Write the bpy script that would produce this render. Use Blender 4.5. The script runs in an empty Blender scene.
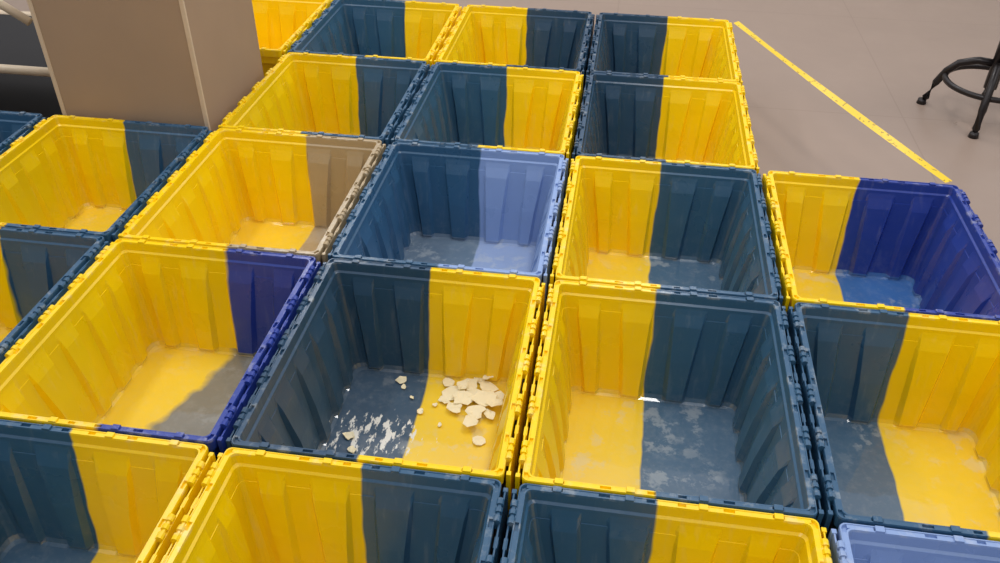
import bpy, bmesh, math, random
import numpy as np
from mathutils import Matrix, Vector, noise
random.seed(4)
PX=0.56; H=0.31
# ---------- camera calibration ----------
obs=[(1,0,217,445),(2,0,508,482),(3,0,824,517),(0,1,118,234),(1,1,326,258),(2,1,552,278),(3,1,794,300),
(0,2,210,124),(1,2,387,140),(2,2,572,156),(3,2,766,168),(0,3,284,48),(1,3,432,64),(2,3,583,73),(3,3,742,80),(2,4,593,15),(3,4,733,20),(4,2,962,183)]
def rot(p):
    yaw,pit,rol=p
    f=np.array([math.sin(yaw)*math.cos(pit),math.cos(yaw)*math.cos(pit),-math.sin(pit)])
    r=np.cross(f,[0,0,1]);r/=np.linalg.norm(r);u=np.cross(r,f)
    r2=r*math.cos(rol)+u*math.sin(rol);u2=-r*math.sin(rol)+u*math.cos(rol)
    return r2,u2,f
def proj(q,P):
    r,u,f=rot(q[4:7]);d=P-q[1:4]
    return 500+q[0]*1000*(d@r)/(d@f),281.5-q[0]*1000*(d@u)/(d@f)
def res(q):
    o=[]
    for i,j,x,y in obs:
        a,b=proj(q,np.array([i*PX,j*q[7],H]));o+=[a-x,b-y]
    return np.array(o)
q=np.array([1.0,1.4,-1.3,1.6,-0.13,0.6,0.02,0.65])
lam=1.
for it in range(200):
    r0=res(q);J=np.zeros((len(r0),8))
    for k in range(8):
        d=q.copy();d[k]+=1e-5;J[:,k]=(res(d)-r0)/1e-5
    A=J.T@J
    s=np.linalg.solve(A+lam*np.diag(np.diag(A)),-J.T@r0)
    if (res(q+s)**2).sum()<(r0**2).sum(): q=q+s;lam*=.4
    else: lam*=3
def ray(x,y):
    r,u,f=rot(q[4:7]);return f+r*(x-500)/(q[0]*1000)-u*(y-281.5)/(q[0]*1000)
def unproj(x,y,z):
    d=ray(x,y);t=(z-q[3])/d[2];return [round(float(v),3) for v in q[1:4]+d*t]
PY=float(q[7])
sc=bpy.context.scene
sc.view_settings.view_transform='Standard'
cd=bpy.data.cameras.new("camera");cam=bpy.data.objects.new("camera",cd);sc.collection.objects.link(cam)
cd.sensor_width=36;cd.lens=36*q[0]
r,u,f=rot(q[4:7])
cam.matrix_world=Matrix(((r[0],u[0],-f[0],q[1]),(r[1],u[1],-f[1],q[2]),(r[2],u[2],-f[2],q[3]),(0,0,0,1)))
sc.camera=cam

def lin(c): 
    return tuple(((v/255)/12.92 if v/255<=.04045 else ((v/255+.055)/1.055)**2.4) for v in c)+(1,)
class NT:
    def __init__(s,name):
        s.m=bpy.data.materials.new(name);s.m.use_nodes=True;s.t=s.m.node_tree;s.b=s.t.nodes['Principled BSDF']
    def n(s,ty,**k):
        x=s.t.nodes.new(ty)
        for a,b in k.items(): setattr(x,a,b)
        return x
    def l(s,a,b): s.t.links.new(a,b)
    def put(s,sock,v):
        if hasattr(v,'is_output'): s.l(v,sock)
        else: sock.default_value=v
    def math(s,op,a,b=0.,c=0.,clamp=False):
        x=s.n('ShaderNodeMath',operation=op,use_clamp=clamp)
        s.put(x.inputs[0],a);s.put(x.inputs[1],b);s.put(x.inputs[2],c);return x.outputs[0]
    def mix(s,f,a,b):
        x=s.n('ShaderNodeMix',data_type='RGBA');s.put(x.inputs[0],f);s.put(x.inputs[6],a);s.put(x.inputs[7],b);return x.outputs[2]
    def noise(s,vec,scale,detail=3,rough=.5):
        x=s.n('ShaderNodeTexNoise');s.l(vec,x.inputs['Vector']);x.inputs['Scale'].default_value=scale;x.inputs['Detail'].default_value=detail;x.inputs['Roughness'].default_value=rough;return x.outputs[0]
    def ramp(s,v,lo,hi):
        x=s.n('ShaderNodeMapRange');s.put(x.inputs[0],v);x.inputs[1].default_value=lo;x.inputs[2].default_value=hi;return x.outputs[0]
def simple(name,col,rough=.5,metal=0,var=.15,scale=20):
    t=NT(name);tc=t.n('ShaderNodeTexCoord').outputs['Object']
    nz=t.noise(tc,scale,4)
    c=lin(col);d=tuple(v*(1-var) for v in c[:3])+(1,)
    t.l(t.mix(nz,c,d),t.b.inputs['Base Color']);t.b.inputs['Roughness'].default_value=rough;t.b.inputs['Metallic'].default_value=metal
    return t.m
YEL=(252,212,0);BLU=(50,90,122);DKB=(42,74,102);NAV=(38,62,150);PER=(136,162,208);TAU=(172,152,118);GRY=(122,118,104)
def binmat(name,c1,c2,split,seed,blend=.0025,floor2=None,dirty=.5,glint=None,diag=True,floor_tint=.05):
    t=NT(name);tc=t.n('ShaderNodeTexCoord').outputs['Object']
    off=t.n('ShaderNodeVectorMath',operation='ADD');t.l(tc,off.inputs[0]);off.inputs[1].default_value=(seed*3.1,seed*1.7,seed*.9);v=off.outputs[0]
    sp=t.n('ShaderNodeSeparateXYZ');t.l(tc,sp.inputs[0]);x,y,z=sp.outputs
    w=t.noise(v,7,2);e=t.math('MULTIPLY_ADD',w,.024,-.012)
    xx=t.math('ADD',x,e)
    fac=t.ramp(xx,split-blend,split+blend)
    isfl=t.math('LESS_THAN',z,.022)
    col=t.mix(fac,lin(c1),lin(c2))
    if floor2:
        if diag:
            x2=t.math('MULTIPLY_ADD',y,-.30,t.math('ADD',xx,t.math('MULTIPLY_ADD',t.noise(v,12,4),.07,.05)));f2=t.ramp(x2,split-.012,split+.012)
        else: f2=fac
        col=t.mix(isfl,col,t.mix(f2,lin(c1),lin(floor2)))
    big=t.noise(v,5,4)
    dk=t.n('ShaderNodeHueSaturation');t.l(col,dk.inputs['Color']);t.l(t.math('MULTIPLY_ADD',big,.24,.89),dk.inputs['Value']);col=dk.outputs[0]
    st=t.n('ShaderNodeMapping');t.l(v,st.inputs[0]);st.inputs['Scale'].default_value=(70,70,3)
    sn=t.noise(st.outputs[0],1,3);sc_=t.math('MULTIPLY',t.ramp(sn,.58,.8),.09)
    col=t.mix(sc_,col,(.55,.57,.55,1))
    dn=t.noise(v,45,5,.7);lowz=t.ramp(z,.12,.02);col=t.mix(t.math('MULTIPLY',t.math('MULTIPLY',t.ramp(dn,.48,.7),t.math('MULTIPLY_ADD',lowz,.8,.15)),.08),col,(.6,.6,.56,1))
    # worn, scuffed rim
    rim=t.math('MULTIPLY',t.math('GREATER_THAN',z,H-.006),t.ramp(t.noise(v,28,5,.65),.54,.66))
    col=t.mix(t.math('MULTIPLY',rim,.22),col,(.75,.75,.68,1))
    pn=t.noise(v,17,6,.62);p2=t.noise(v,6,2)
    pf=t.math('MULTIPLY',t.math('MULTIPLY',t.math('MULTIPLY',t.ramp(pn,.53,.60),t.ramp(p2,.44,.58)),isfl),.26*dirty)
    pf=t.math('ADD',pf,t.math('MULTIPLY',isfl,floor_tint))  # even pale tint mixed over the whole tote bottom
    col=t.mix(pf,col,(.6,.64,.64,1))
    if glint:  # streaky white glints of light, painted into the bottom colour
        glint_v=t.n('ShaderNodeMapping');t.l(tc,glint_v.inputs[0]);glint_v.inputs['Rotation'].default_value=(0,0,.9);glint_v.inputs['Scale'].default_value=(60,24,1)
        s1=t.noise(glint_v.outputs[0],1,5,.6)
        dx=t.math('MULTIPLY',t.math('SUBTRACT',x,glint[0]),1/.095);dy=t.math('MULTIPLY',t.math('SUBTRACT',y,glint[1]),1/.055)
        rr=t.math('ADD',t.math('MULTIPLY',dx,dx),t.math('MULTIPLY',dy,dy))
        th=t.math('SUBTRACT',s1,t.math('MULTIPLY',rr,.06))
        glint_m=t.math('MULTIPLY',t.ramp(th,.48,.53),isfl)
        col=t.mix(glint_m,col,(.85,.85,.80,1))
    t.l(col,t.b.inputs['Base Color'])
    rn=t.noise(v,9,4);ro=t.math('MULTIPLY_ADD',rn,.2,.20)
    mx=t.n('ShaderNodeMix',data_type='FLOAT');t.l(isfl,mx.inputs[0]);t.l(ro,mx.inputs[2]);mx.inputs[3].default_value=.4
    t.l(mx.outputs[0],t.b.inputs['Roughness'])
    # thin film of standing water on the tote bottoms
    wn=t.noise(v,4,3);t.l(t.math('MULTIPLY',isfl,t.ramp(wn,.36,.44)),t.b.inputs['Coat Weight']);t.b.inputs['Coat Roughness'].default_value=.03;t.b.inputs['Coat IOR'].default_value=1.5
    bp=t.n('ShaderNodeBump');bp.inputs['Strength'].default_value=.16;bp.inputs['Distance'].default_value=.004;t.l(t.noise(v,35,4),bp.inputs['Height']);t.l(bp.outputs[0],t.b.inputs['Normal'])
    b2=t.n('ShaderNodeBump');b2.inputs['Strength'].default_value=.2;b2.inputs['Distance'].default_value=.004;t.l(t.noise(v,14,2),b2.inputs['Height']);t.l(b2.outputs[0],t.b.inputs['Coat Normal'])
    return t.m

def mesh_obj(name,bm,mat=None,parent=None,smooth=False):
    me=bpy.data.meshes.new(name);bmesh.ops.recalc_face_normals(bm,faces=bm.faces[:]);bm.to_mesh(me);bm.free()
    if smooth:
        for p in me.polygons:p.use_smooth=True
    o=bpy.data.objects.new(name,me);sc.collection.objects.link(o)
    if mat: me.materials.append(mat)
    if parent:o.parent=parent
    return o
def box(bm,x0,x1,y0,y1,z0,z1,bev=0):
    r=bmesh.ops.create_cube(bm,size=1,matrix=Matrix.Translation(((x0+x1)/2,(y0+y1)/2,(z0+z1)/2))@Matrix.Diagonal((x1-x0,y1-y0,z1-z0,1)))
    if bev:
        es=list({e for v in r['verts'] for e in v.link_edges})
        bmesh.ops.bevel(bm,geom=es,offset=bev,segments=2,affect='EDGES',profile=.5)
def tube(bm,pts,rad,n=10,closed=False):
    pts=[Vector(p) for p in pts];N=len(pts);rings=[]
    for i,p in enumerate(pts):
        a=pts[(i-1)%N] if (closed or i>0) else p;b=pts[(i+1)%N] if (closed or i<N-1) else p
        d=(b-a).normalized();up=Vector((0,0,1)) if abs(d.z)<.95 else Vector((1,0,0))
        s=d.cross(up).normalized();w=s.cross(d)
        rings.append([bm.verts.new(p+(s*math.cos(2*math.pi*k/n)+w*math.sin(2*math.pi*k/n))*rad) for k in range(n)])
    for i in range(N if closed else N-1):
        A=rings[i];B=rings[(i+1)%N]
        for k in range(n): bm.faces.new((A[k],A[(k+1)%n],B[(k+1)%n],B[k]))
    if not closed: bm.faces.new(rings[0]);bm.faces.new(rings[-1])

# ---------- tote ----------
HW=PX/2-.0165; HL=PY/2-.003
def loop(bm,d,z,amp,t):
    hx=HW-d;hy=HL-d;R=.012+.012*t;vs=[]
    sides=[((1,0),hx,hy,'S'),((0,1),hy,hx,'L'),((-1,0),hx,hy,'S'),((0,-1),hy,hx,'L')]
    for (dx,dy),half,perp,kind in sides:
        nx,ny=dy,-dx
        def P(u,o): return (dx*u+nx*(perp-o),dy*u+ny*(perp-o),z)
        pts=[(-half+R,0)]
        cs=((-.178,.026),(-.062,.036),(.062,.036),(.178,.026)) if kind=='S' else ((-.215,.026),(-.112,.036),(0,.030),(.112,.036),(.215,.026))
        for c,w0 in cs:
            c*=(1-.13*t);wo=w0*(1-.30*t)+.004;wi=w0*(1-.42*t)-.002
            for uu,oo in ((c-wo,0),(c-wi,amp),(c+wi,amp),(c+wo,0)): pts.append((uu,oo))
        pts.append((half-R,0))
        for uu,oo in pts: vs.append(bm.verts.new(P(uu,oo)))
        for k in (1,2,3):
            a=math.pi/2*k/4
            vs.append(bm.verts.new((dx*(half-R+R*math.sin(a))+nx*(perp-R+R*math.cos(a)),dy*(half-R+R*math.sin(a))+ny*(perp-R+R*math.cos(a)),z)))
    return vs
def tote_mesh():
    bm=bmesh.new()
    prof=[(.056,.0,0,1),(.054,.004,0,1),(.026,H-.062,0,0),(.010,H-.058,0,0),(.008,H-.03,0,0),(.001,H-.028,0,0),(.0,H-.003,0,0),(.001,H,0,0),(.0030,H,0,0),
      (.0045,H-.006,0,0),(.0095,H-.006,0,0),(.0105,H-.001,0,0),(.0130,H-.001,0,0),(.014,H-.004,0,0),(.016,H-.024,0,0),(.0205,H-.028,0,0),(.0215,H-.036,0,0),
      (.0235,H-.050,.002,.03),(.027,H-.080,.009,.12),(.041,.13,.013,.6),(.053,.02,.014,1),(.057,.011,.006,1),(.065,.008,0,1)]
    L=[loop(bm,*p) for p in prof]
    n=len(L[0])
    for A,B in zip(L[:-1],L[1:]):
        for k in range(n): bm.faces.new((A[k],A[(k+1)%n],B[(k+1)%n],B[k]))
    bm.faces.new(L[0]);bm.faces.new(L[-1])
    for s in (-1,1):
        # channel in the rim is mostly bridged, leaving short slots
        for x0,x1 in ((-.25,-.205),(-.185,-.12),(-.10,-.035),(-.02,.02),(.035,.10),(.12,.185),(.205,.25)):
            a,b=s*(HL-.0108),s*(HL-.0030);box(bm,x0,x1,min(a,b),max(a,b),H-.007,H-.0012)
        for x in (-.195,-.065,.065,.195):
            a,b=s*(HL-.0135),s*(HL-.001);box(bm,x-.008,x+.008,min(a,b),max(a,b),H-.004,H+.003,.001)
        box(bm,-.07,.07,min(s*(HL-.012),s*(HL-.003)),max(s*(HL-.012),s*(HL-.003)),H-.045,H-.028,.001)
    for s in (-1,1):
        def bx(xa,xb,*r): box(bm,min(s*xa,s*xb),max(s*xa,s*xb),*r)
        for k in range(5):
            yy=-HL+.07+k*(2*HL-.14)/4
            for dy,wid in ((-.019,.013),(.0,.010),(.019,.013)):
                bmesh.ops.create_cone(bm,cap_ends=True,segments=10,radius1=.0070,radius2=.0070,depth=wid,matrix=Matrix.Translation((s*(HW+.0035),yy+dy,H-.002))@Matrix.Rotation(math.pi/2,4,'X'))
            bmesh.ops.create_cone(bm,cap_ends=True,segments=8,radius1=.004,radius2=.004,depth=.05,matrix=Matrix.Translation((s*(HW+.0035),yy,H-.002))@Matrix.Rotation(math.pi/2,4,'X'))
            bx(HW-.003,HW+.008,yy-.024,yy+.024,H-.022,H-.006,.001)
        for k in range(7):
            y=-HL+.055+k*(2*HL-.11)/6
            bx(HW-.0108,HW-.003,y-.034,y+.034,H-.007,H-.0012)
        bx(HW+.006,HW+.0095,-HL+.02,HL-.02,H-.255,H-.007,.001)
        bx(HW+.0035,HW+.0125,-HL+.015,HL-.015,H-.272,H-.255,.001)
        bx(HW+.0035,HW+.0125,-HL+.012,-HL+.022,H-.265,H-.006,.001)
        bx(HW+.0035,HW+.0125,HL-.022,HL-.012,H-.265,H-.006,.001)
        for k in range(4):
            y=-HL+.07+(k+.5)*(2*HL-.14)/4
            bx(HW+.004,HW+.0115,y-.012,y+.012,H-.255,H-.008,.001)
    me=bpy.data.meshes.new("tote");bmesh.ops.recalc_face_normals(bm,faces=bm.faces[:]);bm.to_mesh(me);bm.free();return me
TM=tote_mesh()
TM.materials.append(None)
bins={
(1,0):(YEL,BLU,.5),(1,1):(BLU,YEL,.47),(1,2):(YEL,BLU,.5),(1,3):(BLU,YEL,.47),(1,4):(PER,PER,.5),
(2,0):(YEL,BLU,.45),(2,1):(YEL,NAV,.55),(2,2):(DKB,YEL,.48),(2,3):(YEL,BLU,.46),(2,4):(BLU,YEL,.48),
(3,-1):(DKB,BLU,.5),(3,0):(YEL,BLU,.46),(3,1):(YEL,TAU,.55),(3,2):(BLU,PER,.52),(3,3):(YEL,BLU,.48),(3,4):(YEL,NAV,.48),
(4,1):(YEL,BLU,.50),(4,2):(BLU,YEL,.50),(4,3):(DKB,YEL,.50),
(5,0):(YEL,YEL,.4),(5,1):(BLU,YEL,.55),(5,2):(YEL,DKB,.49),(5,3):(DKB,YEL,.53)}
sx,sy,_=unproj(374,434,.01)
for (rr,cc),(a,b,s) in bins.items():
    o=bpy.data.objects.new("storage_tote",TM);sc.collection.objects.link(o)
    o.location=((cc-.5)*PX+random.uniform(-.001,.001),(rr-1.5)*PY+random.uniform(-.001,.001),0)
    o.rotation_euler[2]=random.uniform(-.002,.002)
    o.material_slots[0].link='OBJECT'
    k=(rr,cc)
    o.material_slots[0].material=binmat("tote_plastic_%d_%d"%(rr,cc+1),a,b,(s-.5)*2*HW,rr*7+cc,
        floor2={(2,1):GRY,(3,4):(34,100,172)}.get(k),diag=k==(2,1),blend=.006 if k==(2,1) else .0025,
        dirty=1.1 if k in((2,3),(3,3),(3,4),(2,4),(3,2),(2,2)) else .5,floor_tint=.18 if k==(3,2) else .05,
        glint=(sx-o.location.x,sy-o.location.y) if k==(2,2) else None)

# ---------- floor and walls ----------
t=NT("floor_tile");tc=t.n('ShaderNodeTexCoord').outputs['Object']
br=t.n('ShaderNodeTexBrick');t.l(tc,br.inputs['Vector']);br.offset=0;br.inputs['Scale'].default_value=1;br.inputs['Brick Width'].default_value=1.2;br.inputs['Row Height'].default_value=1.2;br.inputs['Mortar Size'].default_value=.003
br.inputs['Color1'].default_value=lin((158,139,126));br.inputs['Color2'].default_value=lin((157,138,125));br.inputs['Mortar'].default_value=lin((149,130,117))
n1=t.noise(tc,2.5,6,.6);hs=t.n('ShaderNodeHueSaturation');t.l(br.outputs[0],hs.inputs['Color']);t.l(t.math('MULTIPLY_ADD',n1,.2,.90),hs.inputs['Value'])
t.l(hs.outputs[0],t.b.inputs['Base Color']);t.l(t.math('MULTIPLY_ADD',t.noise(tc,6,4),.2,.22),t.b.inputs['Roughness'])
bm=bmesh.new();box(bm,-5,7,-3,9,-.05,0);mesh_obj("floor",bm,t.m)
wm=simple("wall_paint",(205,200,190),.8,0,.05,3)
for n,b in (("wall_back",(-5.1,7.1,9,9.1)),("wall_front",(-5.1,7.1,-3.1,-3)),("wall_left",(-5.1,-5,-3,9)),("wall_right",(7,7.1,-3,9))):
    bm=bmesh.new();box(bm,*b,0,3.1);mesh_obj(n,bm,wm)

# ---------- cardboard box ----------
cb=simple("cardboard",(176,150,124),.8,0,.12,6);ce=simple("cardboard_edge",(222,200,172),.8)
E=bpy.data.objects.new("cardboard_box",None);sc.collection.objects.link(E)
x0,x1,y0,y1=-.52,-.035,2*PY+.02,2*PY+.50
bm=bmesh.new();box(bm,x0,x1,y0,y1,0,.95,.003)
mesh_obj("carton",bm,cb,E)
bm=bmesh.new();cxm=(x0+x1)/2
box(bm,x0-.001,cxm-.0015,y0-.001,y1+.001,.9505,.9545,.0008);box(bm,cxm+.0015,x1+.001,y0-.001,y1+.001,.9505,.9545,.0008);mesh_obj("top_flaps",bm,cb,E)
bm=bmesh.new()
for (x,y) in ((x0,y0),(x1,y0)):
    box(bm,x-.007,x+.007,y-.003,y+.006,0.0,.955,.002)
mesh_obj("folded_edges",bm,ce,E)

# ---------- tubular cart behind the box ----------
cw=simple("cream_painted_steel",(215,198,172),.4,0,.1);dk=simple("black_rubber_mat",(22,22,26),.7)
P1=Vector(unproj(46,72,.35));dd=Vector((1,0,0));nn=Vector((0,1,0))
C=bpy.data.objects.new("utility_cart",None);sc.collection.objects.link(C)
Rr=P1+dd*.03;Ll=P1-dd*.80
def cp(a,b,z):
    p=Rr.lerp(Ll,a)+nn*b;return Vector((p.x,p.y,z))
bm=bmesh.new()
for z in (.12,.35,.80):
    tube(bm,[cp(0,0,z),cp(1,0,z),cp(1,.5,z),cp(0,.5,z)],.016,10,True)
for a in (0,1):
    for b in (0,.5): tube(bm,[cp(a,b,.07),cp(a,b,.86)],.014)
o0=Vector(q[1:4])
def onplane(x,y):
    d=Vector(ray(x,y));t_=(P1-o0).dot(nn)/d.dot(nn);return o0+d*t_
ba=onplane(-14,-5);bb=onplane(30,22)
tube(bm,[ba+(ba-bb)*.6,bb],.015)
mesh_obj("frame",bm,cw,C,True)
bm=bmesh.new()
for z in (.12,.35):
    vs=[bm.verts.new(cp(a,b,zz)) for zz in(z-.01,z+.004) for a,b in((.01,.01),(.99,.01),(.99,.49),(.01,.49))]
    bm.faces.new(vs[:4]);bm.faces.new(vs[4:])
    for k in range(4): bm.faces.new((vs[k],vs[(k+1)%4],vs[4+(k+1)%4],vs[4+k]))
mesh_obj("shelves",bm,dk,C)
bm=bmesh.new()
for k in range(4):
    a,b=((0,0),(1,0),(0,.5),(1,.5))[k];p=cp(a,b,.04)
    bmesh.ops.create_cone(bm,cap_ends=True,segments=20,radius1=.04,radius2=.04,depth=.025,matrix=Matrix.Translation(p)@Matrix.Rotation(math.pi/2,4,'X'))
mesh_obj("casters",bm,dk,C)

# ---------- tape ----------
t=NT("caution_tape_film");tc=t.n('ShaderNodeTexCoord').outputs['UV']
mp=t.n('ShaderNodeMapping');t.l(tc,mp.inputs[0]);mp.inputs['Scale'].default_value=(80,2,1)
nz=t.noise(mp.outputs[0],1,2);f_=t.math('MULTIPLY',t.ramp(nz,.60,.64),.7)
t.l(t.mix(f_,lin((238,200,20)),lin((120,95,10))),t.b.inputs['Base Color']);t.b.inputs['Roughness'].default_value=.4
A=Vector(unproj(736,22,H));B=Vector(unproj(949,182,H))
bm=bmesh.new();uvl=bm.loops.layers.uv.new();prev=None;N=60
for i in range(N+1):
    s=i/N;p=A.lerp(B,s)+Vector((0,0,-.006*4*s*(1-s)));dr=(B-A).normalized();sd=dr.cross(Vector((0,0,1)))
    a=-.25+.2*math.sin(s*7);wv=(sd*math.cos(a)+Vector((0,0,1))*math.sin(a))*.0115
    cur=(bm.verts.new(p-wv),bm.verts.new(p+wv),s)
    if prev:
        fc=bm.faces.new((prev[0],cur[0],cur[1],prev[1]))
        for lp,uv in zip(fc.loops,((prev[2],0),(cur[2],0),(cur[2],1),(prev[2],1))): lp[uvl].uv=uv
    prev=cur
mesh_obj("caution_tape",bm,t.m)

# ---------- flakes and glint chips ----------
fm=simple("flake_and_glint",(255,244,208),.5,0,.12,40)
bm=bmesh.new()
def flake(cx,cy,cz,r,tilt,el=.85,rz=None):
    n=random.randint(9,13);M=Matrix.Translation((cx,cy,cz))@Matrix.Rotation(random.uniform(0,6.28) if rz is None else rz,4,'Z')@Matrix.Rotation(tilt,4,'X')
    top=[];bot=[];mid=[]
    for k in range(n):
        rr=r*random.uniform(.68,1.18)
        a=6.283*k/n;x=rr*math.cos(a);y=rr*el*math.sin(a);lift=random.uniform(0,.004)
        top.append(bm.verts.new(M@Vector((x,y,.0012+lift))));bot.append(bm.verts.new(M@Vector((x,y,lift))));mid.append(bm.verts.new(M@Vector((x*.55,y*.55,.0015+random.uniform(-.001,.002)))))
    ct=bm.verts.new(M@Vector((0,0,.0008)))
    for k in range(n):
        j=(k+1)%n
        bm.faces.new((top[k],top[j],mid[j],mid[k]));bm.faces.new((mid[k],mid[j],ct));bm.faces.new((bot[k],bot[j],top[j],top[k]))
    bm.faces.new(bot[::-1])
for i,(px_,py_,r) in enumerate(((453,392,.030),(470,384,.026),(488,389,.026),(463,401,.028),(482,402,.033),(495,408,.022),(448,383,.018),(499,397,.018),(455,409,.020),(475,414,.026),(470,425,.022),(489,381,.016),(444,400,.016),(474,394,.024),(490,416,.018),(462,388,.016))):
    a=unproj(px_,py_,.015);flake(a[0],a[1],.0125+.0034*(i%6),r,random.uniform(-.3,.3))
for px_,py_,r in ((478,441,.018),(480,379,.020),(402,380,.015),(404,387,.008),(420,412,.010),(352,450,.012),(349,436,.015),(435,405,.008),(440,425,.007),(500,425,.009),(412,398,.006)):  # stray flakes; white chips on the blue half stand in for light glints
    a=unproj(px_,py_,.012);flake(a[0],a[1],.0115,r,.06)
mesh_obj("flake_and_glint_pile",bm,fm)

# ---------- stool ----------
blk=simple("black_metal",(38,33,34),.35,.3);seatm=simple("black_vinyl",(28,26,28),.5)
S=bpy.data.objects.new("lab_stool",None);sc.collection.objects.link(S)
fa=Vector(unproj(973,137,0));fb=Vector(unproj(921,103,0))
mid=(fa+fb)/2;d=(fb-fa);half=d.length/2;nrm=Vector((-d.y,d.x,0)).normalized()
if nrm.x<0:nrm=-nrm
Cc=mid+nrm*half;Rb=half*math.sqrt(2);a0=math.atan2(fa.y-Cc.y,fa.x-Cc.x)
S.location=(Cc.x,Cc.y,0)
bm=bmesh.new()
for k in range(4):
    a=a0+k*math.pi/2;c,s=math.cos(a),math.sin(a)
    pr=[(.02,.22),(.07,.22),(Rb-.14,.215),(Rb-.09,.195),(Rb-.055,.155),(Rb-.03,.10),(Rb-.01,.03),(Rb,.0)]
    tube(bm,[(c*r_,s*r_,z_) for r_,z_ in pr],.015)
    bmesh.ops.create_cone(bm,cap_ends=True,segments=16,radius1=.020,radius2=.016,depth=.02,matrix=Matrix.Translation((c*Rb,s*Rb,.01)))
tube(bm,[(Rb*.76*math.cos(i/40*6.2832),Rb*.76*math.sin(i/40*6.2832),.14) for i in range(40)],.012,8,True)
tube(bm,[(0,0,.12),(0,0,.62)],.025,16)
mesh_obj("base",bm,blk,S,True)
bm=bmesh.new();bmesh.ops.create_cone(bm,cap_ends=True,segments=40,radius1=.18,radius2=.18,depth=.06,matrix=Matrix.Translation((0,0,.65)));
bmesh.ops.bevel(bm,geom=[e for e in bm.edges if abs(e.verts[0].co.z-e.verts[1].co.z)<1e-4],offset=.02,segments=3,affect='EDGES')
mesh_obj("seat",bm,seatm,S,True)

# ---------- lights ----------
w=bpy.data.worlds.new("world");sc.world=w;w.use_nodes=True;w.node_tree.nodes['Background'].inputs[0].default_value=(.95,.95,1,1);w.node_tree.nodes['Background'].inputs[1].default_value=.84
for i,(x,y,e) in enumerate([(-.9,1.2,20),(1.6,1.2,20),(-.9,4.2,24),(1.6,4.2,24),(4,2.6,14),(1.6,-1.4,14)]):
    ld=bpy.data.lights.new("ceiling_lamp",'AREA');ld.shape='RECTANGLE';ld.size=.25;ld.size_y=1.2;ld.energy=e;ld.color=(1,.97,.93)
    o=bpy.data.objects.new("ceiling_lamp",ld);sc.collection.objects.link(o);o.location=(x,y,2.9)
